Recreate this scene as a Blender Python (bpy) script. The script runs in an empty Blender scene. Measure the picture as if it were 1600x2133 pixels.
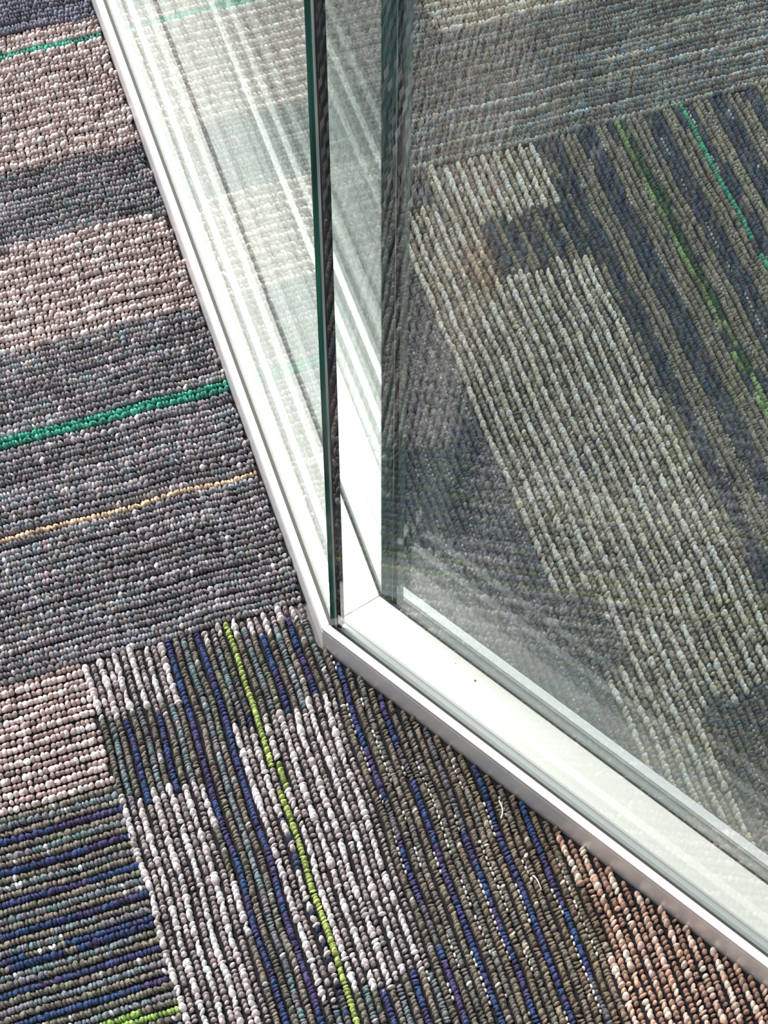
import bpy, math
import numpy as np
from mathutils import Matrix, Vector

rng = np.random.default_rng(7)
H = 1.55                      # camera height in metres; plan data below are in units of H
sc = bpy.context.scene
col = sc.collection

# ------------------------------------------------------------------ camera
AX = np.array([0.95056379, -0.26158144, 0.16734287])   # world X in camera axes (right, down, forward)
AY = np.array([-0.3105278, -0.80243995, 0.509571])
AZ = np.array([0.00098829, -0.53634435, -0.84399867])
cd = bpy.data.cameras.new('camera')
cam = bpy.data.objects.new('camera', cd)
col.objects.link(cam)
right = (AX[0], AY[0], AZ[0]); up = (-AX[1], -AY[1], -AZ[1]); back = (-AX[2], -AY[2], -AZ[2])
M = Matrix((right, up, back)).transposed().to_4x4()
M.translation = Vector((0, 0, H))
cam.matrix_world = M
cd.sensor_fit = 'HORIZONTAL'
cd.sensor_width = 36
cd.lens = 36 * 4270 / 1600
cd.clip_start = 0.05
sc.camera = cam

# ------------------------------------------------------------------ light
world = bpy.data.worlds.new('room_light')
sc.world = world
world.use_nodes = True
bg = world.node_tree.nodes['Background']
bg.inputs[0].default_value = (0.94, 0.965, 1.0, 1)
bg.inputs[1].default_value = 0.95
sd = bpy.data.lights.new('daylight', 'SUN')
sd.energy = 6.2
sd.angle = math.radians(14)
sd.color = (1.0, 0.975, 0.95)
sun = bpy.data.objects.new('daylight', sd)
col.objects.link(sun)
sun.rotation_euler = Vector((-0.42, 0.78, 1.15)).to_track_quat('Z', 'Y').to_euler()

sc.view_settings.view_transform = 'Standard'
sc.view_settings.look = 'None'
sc.view_settings.gamma = 1
sc.view_settings.use_curve_mapping = False
sc.view_settings.exposure = 0.38
sc.cycles.transparent_max_bounces = 32
sc.cycles.max_bounces = 16
sc.cycles.glossy_bounces = 10
sc.cycles.diffuse_bounces = 4
sc.cycles.caustics_reflective = False

# ------------------------------------------------------------------ materials
def s2l(c):
    c = np.asarray(c, float) / 255.0
    return np.where(c <= 0.04045, c / 12.92, ((c + 0.055) / 1.055) ** 2.4)

def mat(name, rgb, rough=0.5, metal=0.0, bump=None, spec=None):
    m = bpy.data.materials.new(name)
    m.use_nodes = True
    nt = m.node_tree
    b = nt.nodes['Principled BSDF']
    b.inputs['Base Color'].default_value = (*s2l(rgb), 1)
    b.inputs['Roughness'].default_value = rough
    b.inputs['Metallic'].default_value = metal
    if spec is not None:
        b.inputs['Specular IOR Level'].default_value = spec
    if bump:
        scale, dist, stretch = bump
        tc = nt.nodes.new('ShaderNodeTexCoord'); mp = nt.nodes.new('ShaderNodeMapping')
        nz = nt.nodes.new('ShaderNodeTexNoise'); bp = nt.nodes.new('ShaderNodeBump')
        mp.inputs['Scale'].default_value = stretch
        nz.inputs['Scale'].default_value = scale
        bp.inputs['Distance'].default_value = dist
        bp.inputs['Strength'].default_value = 0.5
        nt.links.new(tc.outputs['Object'], mp.inputs[0]); nt.links.new(mp.outputs[0], nz.inputs['Vector'])
        nt.links.new(nz.outputs[0], bp.inputs['Height']); nt.links.new(bp.outputs[0], b.inputs['Normal'])
    return m

M_alu = mat('satin_aluminium', (238, 236, 235), 0.42, 0.78)
M_chan = mat('white_channel', (253, 250, 242), 0.42, 0.08)
M_seat = mat('glazing_seat', (214, 214, 210), 0.5, 0.2)
M_gask = mat('dark_gasket', (58, 56, 52), 0.7)
M_grey = mat('grey_gasket', (186, 186, 182), 0.6)
M_seal = mat('black_seal', (20, 20, 21), 0.25)
M_back = mat('carpet_backing', (26, 25, 28), 0.95, spec=0.1)
M_slab = mat('floor_screed', (90, 88, 86), 0.9)
M_dust = mat('dust', (110, 100, 90), 0.9)
M_lint = mat('lint', (205, 195, 178), 0.9)

def glass_mat(name, tint):
    m = bpy.data.materials.new(name); m.use_nodes = True
    nt = m.node_tree; n = nt.nodes; n.clear()
    out = n.new('ShaderNodeOutputMaterial'); mix = n.new('ShaderNodeMixShader')
    tr = n.new('ShaderNodeBsdfTransparent'); gl = n.new('ShaderNodeBsdfGlossy')
    fr = n.new('ShaderNodeFresnel'); geo = n.new('ShaderNodeNewGeometry'); mr = n.new('ShaderNodeMapRange')
    tr.inputs[0].default_value = (*tint, 1)
    gl.inputs['Roughness'].default_value = 0.0
    gl.inputs[0].default_value = (0.97, 1.0, 0.99, 1)
    mr.inputs['To Min'].default_value = 1.46     # the Fresnel node inverts the index on back faces;
    mr.inputs['To Max'].default_value = 1 / 1.46  # a thin flat pane reflects the same on both faces
    nt.links.new(geo.outputs['Backfacing'], mr.inputs['Value'])
    nt.links.new(mr.outputs[0], fr.inputs['IOR'])
    nt.links.new(fr.outputs[0], mix.inputs[0])
    nt.links.new(tr.outputs[0], mix.inputs[1]); nt.links.new(gl.outputs[0], mix.inputs[2])
    nt.links.new(mix.outputs[0], out.inputs[0])
    return m
M_glass = glass_mat('glass', (0.950, 0.968, 0.961))

def edge_mat(name, dark, lite):
    m = mat(name, dark, 0.12)
    nt = m.node_tree; b = nt.nodes['Principled BSDF']
    tc = nt.nodes.new('ShaderNodeTexCoord'); mp = nt.nodes.new('ShaderNodeMapping')
    nz = nt.nodes.new('ShaderNodeTexNoise'); cr = nt.nodes.new('ShaderNodeValToRGB')
    mp.inputs['Scale'].default_value = (420, 420, 9)
    nz.inputs['Scale'].default_value = 1.0; nz.inputs['Detail'].default_value = 3
    cr.color_ramp.elements[0].position = 0.35; cr.color_ramp.elements[0].color = (*s2l(dark), 1)
    cr.color_ramp.elements[1].position = 0.7; cr.color_ramp.elements[1].color = (*s2l(lite), 1)
    nt.links.new(tc.outputs['Object'], mp.inputs[0]); nt.links.new(mp.outputs[0], nz.inputs['Vector'])
    nt.links.new(nz.outputs[0], cr.inputs[0]); nt.links.new(cr.outputs[0], b.inputs['Base Color'])
    return m
M_edge = edge_mat('green_glass_edge', (8, 40, 34), (26, 84, 70))
M_edge2 = edge_mat('dark_green_glass_edge', (14, 42, 42), (52, 88, 84))
M_tape = edge_mat('clear_joint', (84, 98, 94), (150, 160, 156))
M_black = edge_mat('black_joint', (10, 10, 10), (48, 44, 42))

def haze_mat():
    m = bpy.data.materials.new('clear_tape'); m.use_nodes = True
    nt = m.node_tree; n = nt.nodes; n.clear()
    out = n.new('ShaderNodeOutputMaterial'); mix = n.new('ShaderNodeMixShader')
    tr = n.new('ShaderNodeBsdfTransparent'); df = n.new('ShaderNodeBsdfDiffuse')
    df.inputs[0].default_value = (*s2l((112, 128, 126)), 1)
    tr.inputs[0].default_value = (0.8, 0.9, 0.88, 1)
    mix.inputs[0].default_value = 0.6
    nt.links.new(tr.outputs[0], mix.inputs[1]); nt.links.new(df.outputs[0], mix.inputs[2])
    nt.links.new(mix.outputs[0], out.inputs[0])
    return m
M_haze = haze_mat()

def yarn_mat():
    m = bpy.data.materials.new('carpet_yarn'); m.use_nodes = True
    nt = m.node_tree; b = nt.nodes['Principled BSDF']
    b.inputs['Roughness'].default_value = 0.85
    b.inputs['Specular IOR Level'].default_value = 0.25
    at = nt.nodes.new('ShaderNodeAttribute'); at.attribute_name = 'yarn'
    tc = nt.nodes.new('ShaderNodeTexCoord'); nz = nt.nodes.new('ShaderNodeTexNoise')
    nz.inputs['Scale'].default_value = 420; nz.inputs['Detail'].default_value = 4
    mr = nt.nodes.new('ShaderNodeMapRange'); mr.inputs['To Min'].default_value = 0.35; mr.inputs['To Max'].default_value = 1.65
    mx = nt.nodes.new('ShaderNodeMixRGB'); mx.blend_type = 'MULTIPLY'; mx.inputs[0].default_value = 1
    bp = nt.nodes.new('ShaderNodeBump'); bp.inputs['Distance'].default_value = 0.0016; bp.inputs['Strength'].default_value = 0.9
    nt.links.new(tc.outputs['Object'], nz.inputs['Vector']); nt.links.new(nz.outputs[0], mr.inputs['Value'])
    nt.links.new(at.outputs['Color'], mx.inputs[1]); nt.links.new(mr.outputs[0], mx.inputs[2])
    nt.links.new(mx.outputs[0], b.inputs['Base Color'])
    nt.links.new(nz.outputs[0], bp.inputs['Height']); nt.links.new(bp.outputs[0], b.inputs['Normal'])
    return m
M_yarn = yarn_mat()

# ------------------------------------------------------------------ helpers
def link(name, me, m, parent=None):
    o = bpy.data.objects.new(name, me)
    if m: me.materials.append(m)
    col.objects.link(o)
    if parent: o.parent = parent
    return o

def empty(name, loc=(0, 0, 0), parent=None):
    o = bpy.data.objects.new(name, None); col.objects.link(o); o.location = loc
    o.empty_display_size = 0.05
    if parent: o.parent = parent
    return o

def tag(o, label=None, cat=None, group=None, kind=None):
    if label: o['label'] = label
    if cat: o['category'] = cat
    if group: o['group'] = group
    if kind: o['kind'] = kind
    return o

def prism(name, poly, z0, z1, m, parent=None, org=(0, 0, 0), bevel=0):
    """vertical prism over a plan polygon (H units)"""
    n = len(poly)
    a = sum(poly[i][0] * poly[(i + 1) % n][1] - poly[(i + 1) % n][0] * poly[i][1] for i in range(n))
    if a < 0: poly = poly[::-1]
    vs = [(p[0] * H - org[0], p[1] * H - org[1], z * H - org[2]) for z in (z0, z1) for p in poly]
    fs = [tuple(range(n))[::-1], tuple(range(n, 2 * n))]
    fs += [(i, (i + 1) % n, n + (i + 1) % n, n + i) for i in range(n)]
    me = bpy.data.meshes.new(name); me.from_pydata(vs, [], fs); me.update()
    o = link(name, me, m, parent)
    if parent is None: o.location = org
    if bevel:
        b = o.modifiers.new('bevel', 'BEVEL'); b.width = bevel * H; b.segments = 2; b.limit_method = 'ANGLE'
    return o

# ------------------------------------------------------------------ plan geometry of the two walls
C0 = np.array([0.1386, 0.5302])
dL = np.array([-0.0037, 1.0]); dL /= np.linalg.norm(dL); nL = np.array([dL[1], -dL[0]])
dR = np.array([0.51938, -0.85455]); nR = np.array([0.85455, 0.51938])
nR /= np.linalg.norm(nR); dR /= np.linalg.norm(dR)
mit = nL + nR; mit /= (mit @ nL)          # mitre point for perpendicular distance 1
LEN_L, LEN_R = 1.15, 1.0

def bar_poly(side, d0, d1, gap=0.0):
    d, n, L = (dL, nL, LEN_L) if side == 'L' else (dR, nR, LEN_R)
    a, b = C0 + mit * d0 + d * gap, C0 + mit * d1 + d * gap
    c, e = C0 + n * d1 + d * L, C0 + n * d0 + d * L
    return [tuple(a), tuple(b), tuple(c), tuple(e)]

ZT = 0.0205
def org_of(side):
    p = C0 + (dL if side == 'L' else dR) * 0.5 + (nL if side == 'L' else nR) * 0.025
    return (p[0] * H, p[1] * H, 0.0)

def make_sill(side, label):
    org = org_of(side)
    root = empty('sill', org)
    tag(root, label, 'sill')
    g = 0.00012
    def bar(name, d0, d1, z0, z1, m, bev=0.0, parent=root, gap=g):
        return prism(name, bar_poly(side, d0, d1, gap), z0, z1, m, parent, org, bev)
    bar('base_profile', 0.0000, 0.0495, -0.0032, 0.0168, M_alu, 0.0)
    bar('outer_lip', 0.0000, 0.0045, 0.0168, ZT, M_alu, 0.00035)
    bar('outer_gasket', 0.0045, 0.0061, 0.0168, 0.0199, M_gask)
    bar('glazing_seat', 0.0061, 0.0118, 0.0168, 0.0172, M_seat)
    bar('grey_gasket', 0.0118, 0.0126, 0.0168, 0.0194, M_grey)
    bar('channel_cover', 0.0126, 0.0364, 0.0168, 0.0198, M_chan, 0.0003, gap=0.0002)
    bar('dark_gasket', 0.0364, 0.0376, 0.0168, 0.0199, M_gask)
    bar('glazing_seat', 0.0376, 0.0432, 0.0168, 0.0174, M_seat)
    bar('grey_gasket', 0.0432, 0.0443, 0.0168, 0.0196, M_grey)
    bar('inner_lip', 0.0443, 0.0495, 0.0168, ZT, M_alu, 0.00035)
    return root

ZG = 2.35 / H
def make_pane(side, d0, label, cut=0.0):
    d, n, L = (dL, nL, LEN_L) if side == 'L' else (dR, nR, LEN_R)
    d1 = d0 + 0.0054
    s0 = (mit @ d) * d0 + cut
    q = [C0 + n * d0 + d * s0, C0 + n * d1 + d * s0, C0 + n * d1 + d * (L - .002), C0 + n * d0 + d * (L - .002)]
    org = (q[0][0] * H, q[0][1] * H, 0.0174 * H)
    o = prism('glass_pane', [tuple(p) for p in q], 0.0174, ZG, M_glass, None, org)
    return tag(o, label, 'glass pane')

make_sill('L', 'long white metal sill running up the left, outlined by a grey side face')
make_sill('R', 'wide white metal sill running to the lower right, with cream channel and dark gasket lines')
pLo = make_pane('L', 0.0062, 'left outer glass pane, seen nearly edge-on and mirroring the pink grey carpet', 0.0016)
pRo = make_pane('R', 0.0062, 'right outer glass pane, in front of the cream channel of the right sill', 0.0045)
pLi = make_pane('L', 0.0377, 'left inner glass pane behind the white channel of the left sill', 0.0012)
pRi = make_pane('R', 0.0377, 'right inner glass pane standing over the inner lip of the right sill', 0.0110)

def q_strip(name, a, b, depth, z0, z1, m, parent):
    """upright strip whose front runs from plan point a to b (relative to the corner)"""
    a, b, depth = np.array(a) + C0, np.array(b) + C0, np.array(depth)
    org = parent.matrix_basis.translation
    return prism(name, [tuple(a), tuple(b), tuple(b + depth), tuple(a + depth)], z0, z1, m, parent, tuple(org))

def lerp(a, b, t): return (a[0] + (b[0] - a[0]) * t, a[1] + (b[1] - a[1]) * t)
A0, A1 = (0.0050, 0.0002), (0.0100, -0.0032)
dpA = (0.0028, 0.0030)
tag(q_strip('polished_edge', A0, lerp(A0, A1, .40), dpA, ZT - .0002, ZG, M_edge, pLo), 'green polished edge')
jA = empty('corner_joint', ((C0[0] + .0075) * H, (C0[1]) * H, ZT * H))
tag(jA, 'thin upright corner joint with grey and black strips between the outer glass panes', 'joint')
q_strip('clear_strip', lerp(A0, A1, .41), lerp(A0, A1, .60), dpA, ZT - .0002, ZG, M_tape, jA)
q_strip('black_seal', lerp(A0, A1, .61), A1, dpA, ZT - .0002, ZG, M_black, jA)
B0, B1 = (0.0374, 0.0100), (0.0440, 0.0030)
dpB = (0.0030, 0.0035)
tag(q_strip('polished_edge', B0, lerp(B0, B1, .68), dpB, 0.0176, ZG, M_edge2, pLi), 'dark green polished edge')
jB = empty('corner_joint', ((C0[0] + .043) * H, (C0[1] + .004) * H, 0.0176 * H))
tag(jB, 'thick dark green upright corner joint between the inner glass panes', 'joint')
q_strip('clear_strip', lerp(B0, B1, .69), lerp(B0, B1, .745), dpB, 0.0176, ZG, M_tape, jB)
q_strip('black_seal', lerp(B0, B1, .75), B1, dpB, 0.0176, ZG, mat('green_black_seal', (14, 38, 38), 0.15), jB)
q_strip('tape_flange', (0.0447, 0.0025), (0.0464, 0.0002), (0.0006, 0.0006), ZT, ZG, M_haze, jB)

# ------------------------------------------------------------------ carpet
YARN = 0.66                    # the yarn soaks up light
P = 0.00427                    # row pitch
JX, J1, J2, XM = 0.0100, 0.5625, 0.8470, 0.1620
TS = 0.58
# name: x0,x1,y0,y1, axis of rows, side of the walls
TILES = [
    ('T1', XM - TS, XM, J1, J1 + TS, 'x', 'out'),
    ('T2', JX - TS, JX, J1 - TS, J1, 'x', 'out'),
    ('T3', JX, JX + TS, J1 - TS, J1, 'y', 'out'),
    ('T4', XM, XM + TS, J2 - TS, J2, 'y', 'in'),
    ('T5', XM, XM + TS, J2, J2 + TS, 'x', 'in'),
    ('T6', XM + TS, XM + 1.6 * TS, J2 - TS, J2, 'x', 'in'),
    ('T8', XM + TS, XM + 1.6 * TS, J2, J2 + TS, 'y', 'in'),
    ('T9', XM, XM + TS, J2 - 2 * TS, J2 - TS, 'x', 'in'),
    ('T10', XM - TS, XM, J1 + TS, J1 + 1.3 * TS, 'y', 'out'),
]
PAL = np.array([(142, 136, 141), (134, 135, 145), (144, 139, 137), (128, 137, 142), (146, 136, 142), (132, 127, 131)], float)
PAL3 = np.array([(122, 118, 116), (112, 120, 128), (122, 112, 108), (112, 122, 126), (118, 118, 110)], float)
PALB = np.array([(122, 114, 104), (118, 110, 104), (114, 114, 100)], float)
PALS = np.array([(112, 122, 128), (120, 126, 130), (106, 126, 128), (118, 116, 122)], float)
NAVY = np.array([(64, 70, 112), (56, 76, 116), (74, 68, 106)], float)

def rown(rows, s, seed, step=0.012):
    """smooth random value per row, varying along the row; 0..1"""
    r = np.random.default_rng(seed)
    tab = r.random((701, 257))
    u = (s + 3.0) / step
    i = np.floor(u).astype(int); f = u - i; f = f * f * (3 - 2 * f)
    rr = (rows.astype(int) % 701)
    return tab[rr, i % 257] * (1 - f) + tab[rr, (i + 1) % 257] * f

def pick(pal, t):
    n = len(pal); u = np.clip(t, 0, .9999) * n
    i = np.floor(u).astype(int)
    return pal[i]

def wob(c, s, a):
    return a * (np.sin(c * 900) * .5 + np.sin(c * 371 + 1.3) * .5)

def classify(tile, row, x, y):
    """returns kind (0 dark rope, 1 bright loops) and sRGB colour, per point"""
    n = len(x)
    s = x if tile in ('T1', 'T2', 'T5', 'T6', 'T9') else y
    c = y if tile in ('T1', 'T2', 'T5', 'T6', 'T9') else x
    k = np.zeros(n, int)
    rr = rng.random(n)
    t = rown(row, s, 11, .018) * .8 + rown(row, s, 12, .005) * .2
    t = np.clip((t - .5) * 1.5 + .5 + (rng.random(n) - .5) * .34, 0, 1)
    odd = (row % 2 == 1)
    def bright(mask, A, B, C):
        A, B, C = [np.array(v, float) for v in (A, B, C)]
        k[mask] = 1
        m0 = mask & ~odd; m1 = mask & odd
        col_[m0] = np.where(rr[m0, None] < .56, A, C)
        col_[m1] = np.where(rr[m1, None] < .10, C * 1.08, B)
    if tile in ('T1', 'T10'):
        base = pick(PAL, t)
        shade = .80 + .42 * rown(row, s, 13, .03)
        col_ = base * shade[:, None]
        col_ = np.where((y > 1.0465)[:, None], col_ * np.array([.86, .88, .95]), col_)
        lit = (rr < .05) & (y < .78); col_[lit] = (205, 198, 200)
        yb = y + .0012 * np.sin(x * 60)
        m = ((yb > .925) & (yb < 1.0465)) | ((yb > .7825) & (yb < .8635))
        bright(m, (248, 229, 225), (164, 147, 144), (208, 190, 186))
        for yc in (1.0295, .7200):
            te = np.abs(y - yc) < P * .75
            col_[te] = np.array([72, 160, 138]) * (.8 + .35 * rr[te, None]); k[te] = 0
        cr = (np.abs(y - .6530) < P * .55)
        col_[cr] = np.array([214, 186, 160]) * (.85 + .3 * rr[cr, None])
    elif tile == 'T2':
        ph = ((.4708 - y) / .0165 + .5) % 1.0
        col_ = np.where((np.abs(ph - .5) < .36)[:, None], pick(PALB, t), pick(PALS, t)) * 1.06
        m = (y > .4845)
        bright(m, (250, 232, 226), (172, 152, 148), (206, 186, 182))
        ph = ((.4708 - y) / .0165 + .5) % 1.0
        nv = (np.abs(ph - .5) < .13) & (y < .478)
        col_[nv] = pick(NAVY, rown(row, s, 15)[nv])
        w = (rr < .05) & ~nv & ~m; col_[w] = (205, 205, 205)
        li = (np.abs(y - .3580) < P * .5) & (x > -.03)
        col_[li] = (142, 172, 92)
    elif tile == 'T3':
        col_ = pick(PAL3, t) * (.92 + .2 * rown(row, s, 17, .03))[:, None]
        warm = np.clip((x - .12) / .1, 0, 1)  # warm light towards the right sill, painted into the yarn as a ramp
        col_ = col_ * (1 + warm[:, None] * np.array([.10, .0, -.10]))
        ph = ((x - .0568) / .0171 + .5) % 1.0
        col_ = np.where((np.abs(ph - .5) < .36)[:, None], pick(PALB, t), pick(PALS, t)) * (.90 + .22 * rown(row, s, 17, .03))[:, None]
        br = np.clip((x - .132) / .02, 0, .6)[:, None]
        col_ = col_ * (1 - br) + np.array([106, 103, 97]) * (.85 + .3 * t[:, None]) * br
        w = rr < .025; col_[w] = (190, 190, 188)
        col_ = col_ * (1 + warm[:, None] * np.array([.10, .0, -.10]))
        nv = np.abs(ph - .5) < .13
        col_[nv] = pick(NAVY, rown(row, s, 15)[nv])
        near = nv & (x > .13) & (rown(row, s, 18, .03) > .70)
        col_[near] = (98, 96, 100)
        j = rown(row, s * 0, 19) * .008 - .004
        A_ = (x < .0545) & (y > .522 + j)
        B_ = (x < .0535) & (y < .472 + j)
        C_ = (x > .0768) & (x < .1370) & (y > .336 + j) & (y < .500 + j)
        D_ = ((x > .0925) & (x < .137) & (y > .551 + j)) | ((x > .0768) & (x < .087) & (y > .551 + j))
        bright(A_ | B_ | C_ | D_, (248, 240, 240), (158, 147, 146), (206, 194, 193))
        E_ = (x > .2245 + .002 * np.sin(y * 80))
        bright(E_, (246, 216, 200), (172, 140, 124), (206, 170, 150))  # warm light over this block is put into its loop colours
        li = np.abs(x - .0932) < P * .5
        col_[li] = np.array([164, 180, 104]) * (.85 + .3 * rr[li, None]); k[li] = 0
        dk = np.abs(x - .0932 + P) < P * .4
        dk &= (rr < .5); col_[dk] = (60, 68, 92)
    elif tile in ('T4', 'T8'):
        col_ = pick(PAL3, t) * .98 * np.array([.96, 1.02, 1.03])
        # right part: tan and navy stripes
        ph = ((x - .392) / .0236 + .5) % 1.0
        rt = x > .385
        tanm = rt & (np.abs(ph - .5) >= .25)
        col_[tanm] = pick(np.array([(150, 145, 130), (142, 139, 127), (154, 147, 132)], float), t[tanm])
        nvm = rt & (np.abs(ph - .5) < .25)
        col_[nvm] = pick(np.array([(82, 91, 106), (76, 93, 104), (88, 90, 106)], float), t[nvm])
        lf = (x < .2725)
        col_[lf] = pick(np.array([(100, 110, 120), (108, 118, 118), (94, 104, 124), (112, 112, 122)], float), t[lf])
        j = rown(row, s * 0, 19) * .010 - .005
        b1 = (x > .303) & (x < .3845) & (y > .79 + j)
        b2 = (x > .2725) & (x < .3845) & (y < .817 + j) & (y > .519 + j)
        b3 = (x > .2955) & (x < .3845) & (y < .53) & (y > np.where(x > .322, .432, .38) + j)
        b4 = (x > .281) & (x < .322) & (y < .4665 + j)
        patch = (x > .318 + 2 * j) & (x < .390) & (y > .747 + j) & (y < .792 + j)
        patch |= (x > .3845 - P) & (y > .76)
        pn = patch & (x < .385)
        pp = ((x - .3275) / .0128 + .5) % 1.0
        col_[pn] = np.where((np.abs(pp - .5) < .27)[pn, None], np.array([80., 92, 104]), np.array([146., 140, 124])) * (.9 + .2 * t[pn, None])
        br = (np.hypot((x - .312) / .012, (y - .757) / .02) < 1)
        bright((b1 | b2 | b3 | b4) & ~patch, (255, 250, 232), (168, 161, 145), (220, 211, 193))
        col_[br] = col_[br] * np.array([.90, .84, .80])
        g1 = (np.abs(x - .4385) < P * .5); col_[g1] = np.where(rown(row, s, 21)[g1, None] > .4, (150, 176, 120), (124, 140, 96))
        g2 = (np.abs(x - .4385 - P) < P * .5); col_[g2] = (58, 92, 66)
        te = (np.abs(x - .4855) < P * .5) & (rown(row, s, 22) > .12); col_[te] = (80, 172, 146)
    else:  # T5, T6, T9
        col_ = pick(PAL3, t) * (.85 + .35 * rown(row, s, 17, .03))[:, None] * np.array([1.06, 1.06, 1.04])
        ph = ((y - .847) / .0128) % 1.0
        up_ = (ph < .33) & (y < .90); col_[up_] *= 1.35
        up2 = (ph > .5) & (ph < .83) & (y >= .90); col_[up2] *= 1.12
        m = (y > .9585) & (x > .352) & (x < .62)
        bright(m, (255, 250, 230), (162, 152, 134), (216, 206, 188))
    v = .84 + .32 * rng.random(n)
    if tile in ('T4', 'T5', 'T8', 'T6', 'T9'): v = v * 1.05
    return k, np.clip(col_ * v[:, None], 0, 255)

def blob(nseg, rings):
    """upper part of a ball, unit radius, as a template"""
    vs = []; fs = []
    for r in range(rings):
        el = (-0.35 + (r / rings) * (math.pi / 2 + 0.35))
        for a in range(nseg):
            th = 2 * math.pi * (a + .5 * (r % 2)) / nseg
            vs.append((math.cos(el) * math.cos(th), math.cos(el) * math.sin(th), math.sin(el)))
    vs.append((0, 0, 1)); top = len(vs) - 1
    for r in range(rings - 1):
        for a in range(nseg):
            b = (a + 1) % nseg; o0, o1 = r * nseg, (r + 1) * nseg
            if r % 2 == 0: fs += [(o0 + a, o0 + b, o1 + a), (o0 + b, o1 + b, o1 + a)]
            else: fs += [(o0 + a, o0 + b, o1 + b), (o0 + a, o1 + b, o1 + a)]
    for a in range(nseg):
        fs.append(((rings - 1) * nseg + a, (rings - 1) * nseg + (a + 1) % nseg, top))
    return np.array(vs), np.array(fs)
FINE, COARSE = blob(7, 3), blob(4, 1)

FR = np.array([(0.0769, 1.0816), (0.5787, 0.9182), (0.2865, 0.2567), (-0.0778, 0.3755)])
def in_view(x, y, margin):
    ok = np.ones(len(x), bool)
    for i in range(4):
        a, b = FR[i], FR[(i + 1) % 4]
        e = b - a; n = np.array([e[1], -e[0]]) / np.linalg.norm(e)   # inward for clockwise order
        ok &= ((x - a[0]) * n[0] + (y - a[1]) * n[1]) > -margin
    return ok

def wall_d(x, y):
    qx, qy = x - C0[0], y - C0[1]
    return qx * nL[0] + qy * nL[1], qx * nR[0] + qy * nR[1]

def keep(x, y, side):
    a, b = wall_d(x, y)
    if side == 'out': return (np.minimum(a, b) < -0.0012)
    return np.minimum(a, b) > 0.0508

def instances(tmpl, cx, cy, cz, la, lb, lh, ang, tilt, colr):
    tv, tf = tmpl
    n, nv = len(cx), len(tv)
    px = tv[None, :, 0] * la[:, None]; py = tv[None, :, 1] * lb[:, None]; pz = tv[None, :, 2] * lh[:, None]
    px = px + pz * tilt[:, None]
    ca, sa = np.cos(ang)[:, None], np.sin(ang)[:, None]
    X = cx[:, None] + px * ca - py * sa; Y = cy[:, None] + px * sa + py * ca; Z = cz[:, None] + pz
    V = np.stack([X, Y, Z], -1).reshape(-1, 3) * H
    F = (tf[None] + (np.arange(n) * nv)[:, None, None]).reshape(-1, 3)
    Cc = np.repeat(colr, nv, axis=0)
    return V, F, Cc

def tri_mesh(name, V, F, Cc):
    me = bpy.data.meshes.new(name)
    me.vertices.add(len(V)); me.vertices.foreach_set('co', V.astype(np.float32).ravel())
    me.loops.add(F.size); me.loops.foreach_set('vertex_index', F.astype(np.int32).ravel())
    me.polygons.add(len(F))
    me.polygons.foreach_set('loop_start', np.arange(0, F.size, 3, dtype=np.int32))
    me.polygons.foreach_set('use_smooth', np.ones(len(F), bool))
    me.update(calc_edges=True)
    at = me.color_attributes.new('yarn', 'FLOAT_COLOR', 'POINT')
    rgba = np.ones((len(V), 4), np.float32); rgba[:, :3] = s2l(Cc) * YARN
    at.data.foreach_set('color', rgba.ravel())
    return me

def clip(poly, n, c, keep_less):
    """clip a plan polygon by the line n.p = c"""
    out = []
    f = lambda p: (p[0] * n[0] + p[1] * n[1] - c) * (1 if keep_less else -1)
    for i in range(len(poly)):
        a, b = poly[i], poly[(i + 1) % len(poly)]
        fa, fb = f(a), f(b)
        if fa <= 0: out.append(a)
        if (fa < 0 < fb) or (fb < 0 < fa):
            u = fa / (fa - fb); out.append((a[0] + (b[0] - a[0]) * u, a[1] + (b[1] - a[1]) * u))
    return out

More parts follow.
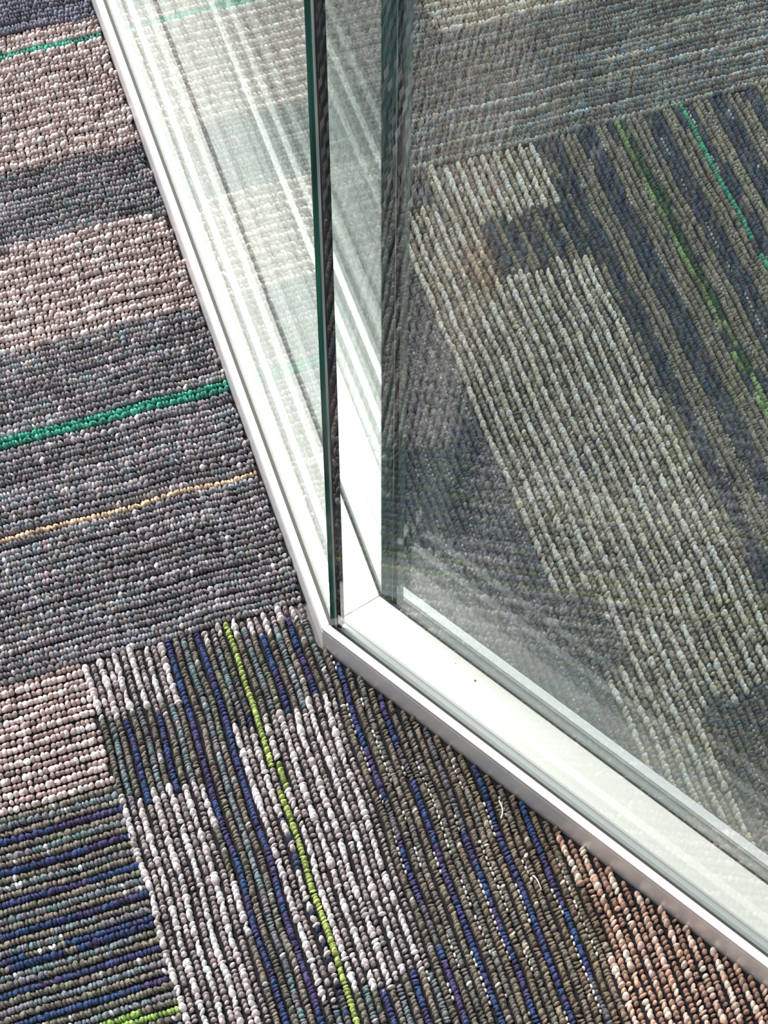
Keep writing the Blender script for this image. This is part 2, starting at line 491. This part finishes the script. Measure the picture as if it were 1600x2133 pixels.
floor = prism('floor', [(-.62, -.4), (1.15, -.4), (1.15, 1.46), (-.62, 1.46)], -0.03, -0.0044, M_slab)
floor['kind'] = 'structure'
TL = {'T1': 'pink, charcoal and teal striped carpet tile left of the sill', 'T2': 'carpet tile with navy cross stripes at the lower left',
      'T3': 'carpet tile with lime thread and pale blocks below the corner', 'T4': 'greenish carpet tile with pale block seen through glass',
      'T5': 'dark striped carpet tile beyond the glass'}
for (nm, x0, x1, y0, y1, ax, side) in TILES:
    poly = [(x0, y0), (x1, y0), (x1, y1), (x0, y1)]
    poly = [(min(max(px, -.61), 1.14), min(max(py, -.39), 1.45)) for px, py in poly]
    cL, cR = C0 @ nL, C0 @ nR
    if side == 'out':
        poly = clip(poly, nL, cL - .0004, True) if nm in ('T1', 'T10') else clip(poly, nR, cR - .0004, True)
    else:
        poly = clip(poly, nR, cR + .0499, False); poly = clip(poly, nL, cL + .0499, False)
    tile = prism('carpet_tile', poly, -0.0044, -0.0026, M_back, floor)
    if nm in TL: tile['label'] = TL[nm]
    Vs, Fs, Cs = [], [], []; nv = 0
    def emit(tmpl, *a):
        global Vs, Fs, Cs, nv
        V, F, Cc = instances(tmpl, *a)
        Vs.append(V); Fs.append(F + nv); Cs.append(Cc); nv += len(V)
    c0, c1, s0, s1 = (y0, y1, x0, x1) if ax == 'x' else (x0, x1, y0, y1)
    c1 = min(c1, 1.45 if ax == 'x' else 1.14); s1 = min(s1, 1.14 if ax == 'x' else 1.45)
    c0 = max(c0, -.38); s0 = max(s0, -.6 if ax == 'x' else -.38)
    nrow = int(round((c1 - c0) / P)); pit = (c1 - c0) / nrow
    for mode in (0, 1, 2, 3):        # 0 rope rows, 1 bright loops, 2 coarse margin, 3 fine pale stitches
        sp = (.0020, .0029, .013, .0034)[mode]
        ns = int((s1 - s0 - .002) / sp)
        R, S = np.meshgrid(np.arange(nrow), np.arange(ns), indexing='ij')
        R = R.ravel(); S = S.ravel()
        nn = len(R)
        s = s0 + .0002 + (S + .5) * sp + (rng.random(nn) - .5) * sp * (.30, .45, .1, .3)[mode]
        s = s + (R % 7) * .13 * sp
        c = c0 + (R + .5) * pit
        # rows wander a little
        wv = (rown(R * 0 + 3, s, 31, .03) - .5) * .0016 + (rown(R, s, 32, .02) - .5) * .0011
        c = c + wv
        if mode == 3: c = c + pit * .5
        if nm == 'T3': c = c - .0013
        if nm == 'T1': c = c - .0006
        s_ok = (s < s1 - .0006) & (c > c0 - .0012) & (c < c1 - .0009)
        x, y = (s, c) if ax == 'x' else (c, s)
        okk = keep(x, y, side) & s_ok
        iv = in_view(x, y, .13)
        okk &= iv if mode != 2 else ~iv
        R, x, y, s = R[okk], x[okk], y[okk], s[okk]
        if len(x) == 0: continue
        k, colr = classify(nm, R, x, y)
        n = len(x)
        if mode in (0, 1):
            m = k == mode
        elif mode == 2:
            m = np.ones(n, bool)
        else:
            gate = {'T3': (R % 2 == 0) & (x > .13), 'T4': np.where(x > .385, R % 3 == 0, (R % 2 == 0) & (y < .74)),
                    'T5': (R % 4 == 0) & (y > .85)}.get(nm, np.zeros(n, bool))
            m = gate & (k == 0) & (rown(R, s, 41, .012) > .60)
        R, x, y, k, colr = R[m], x[m], y[m], k[m], colr[m]
        n = len(x)
        if n == 0: continue
        base = np.pi / 2 if ax == 'y' else 0.0
        r1, r2, r3, r4 = rng.random((4, n))
        odd = (R % 2 == 1)
        if mode == 0:
            la = .00095 + .0005 * r1; lb = .00168 + .0004 * r2
            lh = np.where(odd, .0026, .0034) + .0009 * r3
            ang = base + .25 + (r4 - .5) * 1.0; tilt = (r1 - .5) * .8; cz = np.full(n, -.0024)
            args = (FINE, x, y, cz, la, lb, lh, ang, tilt, colr)
        elif mode == 1:
            big = ~odd
            la = np.where(big, .0010 + .0008 * r1, .0009 + .0007 * r1)
            lb = np.where(big, .0017 + .0009 * r2, .00140 + .0005 * r2)
            lh = np.where(big, .0036 + .0014 * r3, .0024 + .0009 * r3)
            ang = base + np.where(big, .55 + (r4 - .5) * 1.5, .3 + (r4 - .5) * 1.0)
            if ax == 'x':
                la, lb = np.where(big, .0014 + .0010 * r1, .0013 + .0008 * r1), np.where(big, .0014 + .0007 * r2, .0012 + .0005 * r2)
                ang = base + np.where(big, -.35 + (r4 - .5) * 1.3, (r4 - .5) * .8)
            tilt = (r1 - .3) * .5; cz = np.full(n, -.0022)
            args = (FINE, x, y, cz, la, lb, lh, ang, tilt, colr)
        elif mode == 2:
            one = np.ones(n)
            args = (COARSE, x, y, one * -.0030, one * .0125, one * .0029, one * .0034, one * base, one * 0, colr)
        else:
            colr = np.tile(np.array([(214, 212, 206)], float), (n, 1)) * (.75 + .3 * r1[:, None])
            args = (FINE, x, y, np.full(n, -.0012), .0011 + .0003 * r1, .0007 + .0002 * r2, .0016 + .0005 * r3,
                    base + (r4 - .5) * .5, np.zeros(n), colr)
        emit(*args)
    if Vs:
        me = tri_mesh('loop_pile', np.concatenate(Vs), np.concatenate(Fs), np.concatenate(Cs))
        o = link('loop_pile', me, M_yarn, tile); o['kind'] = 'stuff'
        print(nm, len(me.polygons))

# ------------------------------------------------------------------ small bits lying about
def grain(name, p, z, r, m, label, cat, stretch=1.0, ang=0.0):
    tv, tf = blob(6, 2)
    v = tv.copy(); v[:, 0] *= r * stretch; v[:, 1] *= r; v[:, 2] *= r * .7
    v += rng.normal(0, r * .12, v.shape); v[:, 2] -= v[:, 2].min()
    me = bpy.data.meshes.new(name); me.from_pydata([tuple(q * H) for q in v], [], [tuple(f) for f in tf]); me.update()
    o = link(name, me, m); o.location = (p[0] * H, p[1] * H, z * H); o.rotation_euler.z = ang
    return tag(o, label, cat)

def px2plan(u, v, h):
    d = np.array([u - 800.0, v - 1066.5, 4270.0]); t = (1 - h) / -(d @ AZ)
    return np.array([d @ AX, d @ AY]) * t
grain('dust_speck', px2plan(990, 1418, .0198), .0198, .0006, M_dust, 'dark dust speck on the cream channel of the right sill', 'speck')
grain('dust_speck', px2plan(563, 989, ZT), ZT, .00045, M_dust, 'tiny dark dust speck on the outer lip of the left sill', 'speck')
grain('dust_speck', px2plan(949, 1382, .0198), .0198, .0003, M_dust, 'smallest faint speck on the cream channel near the corner', 'speck')

def thread(pts, r, label):
    cu = bpy.data.curves.new('yarn_thread', 'CURVE'); cu.dimensions = '3D'
    sp = cu.splines.new('NURBS'); sp.points.add(len(pts) - 1)
    o0 = px2plan(*pts[0][:2], .002)
    for i, (u, v, z) in enumerate(pts):
        q = px2plan(u, v, z) - o0; sp.points[i].co = (q[0] * H, q[1] * H, z * H, 1)
    sp.use_endpoint_u = True; sp.order_u = 3
    cu.bevel_depth = r * H; cu.bevel_resolution = 2; cu.resolution_u = 6
    o = bpy.data.objects.new('yarn_thread', cu); col.objects.link(o); cu.materials.append(M_lint)
    o.location = (o0[0] * H, o0[1] * H, 0)
    dg = bpy.context.evaluated_depsgraph_get()
    me = bpy.data.meshes.new_from_object(o.evaluated_get(dg))
    bpy.data.objects.remove(o)
    o2 = link('yarn_thread', me, None); o2.location = (o0[0] * H, o0[1] * H, 0)
    return tag(o2, label, 'thread')
thread([(1111, 1824, .001), (1117, 1828, .004), (1124, 1842, .004), (1128, 1853, .001)], .00032, 'short loose cream thread on the dark carpet below the right sill')
thread([(1040, 1668, .001), (1046, 1680, .004), (1048, 1692, .003), (1044, 1704, .001)], .0004, 'curled tan thread on brown carpet close to the right sill')
grain('lint_tuft', px2plan(1096, 1781, .002), .0012, .0011, M_lint, 'pale lint tuft on the dark carpet below the right sill', 'lint', 1.5, .6)
grain('lint_tuft', px2plan(1000, 1753, .002), .0012, .0010, M_lint, 'round tan lint tuft on dark carpet, nearer the pale carpet block', 'lint')
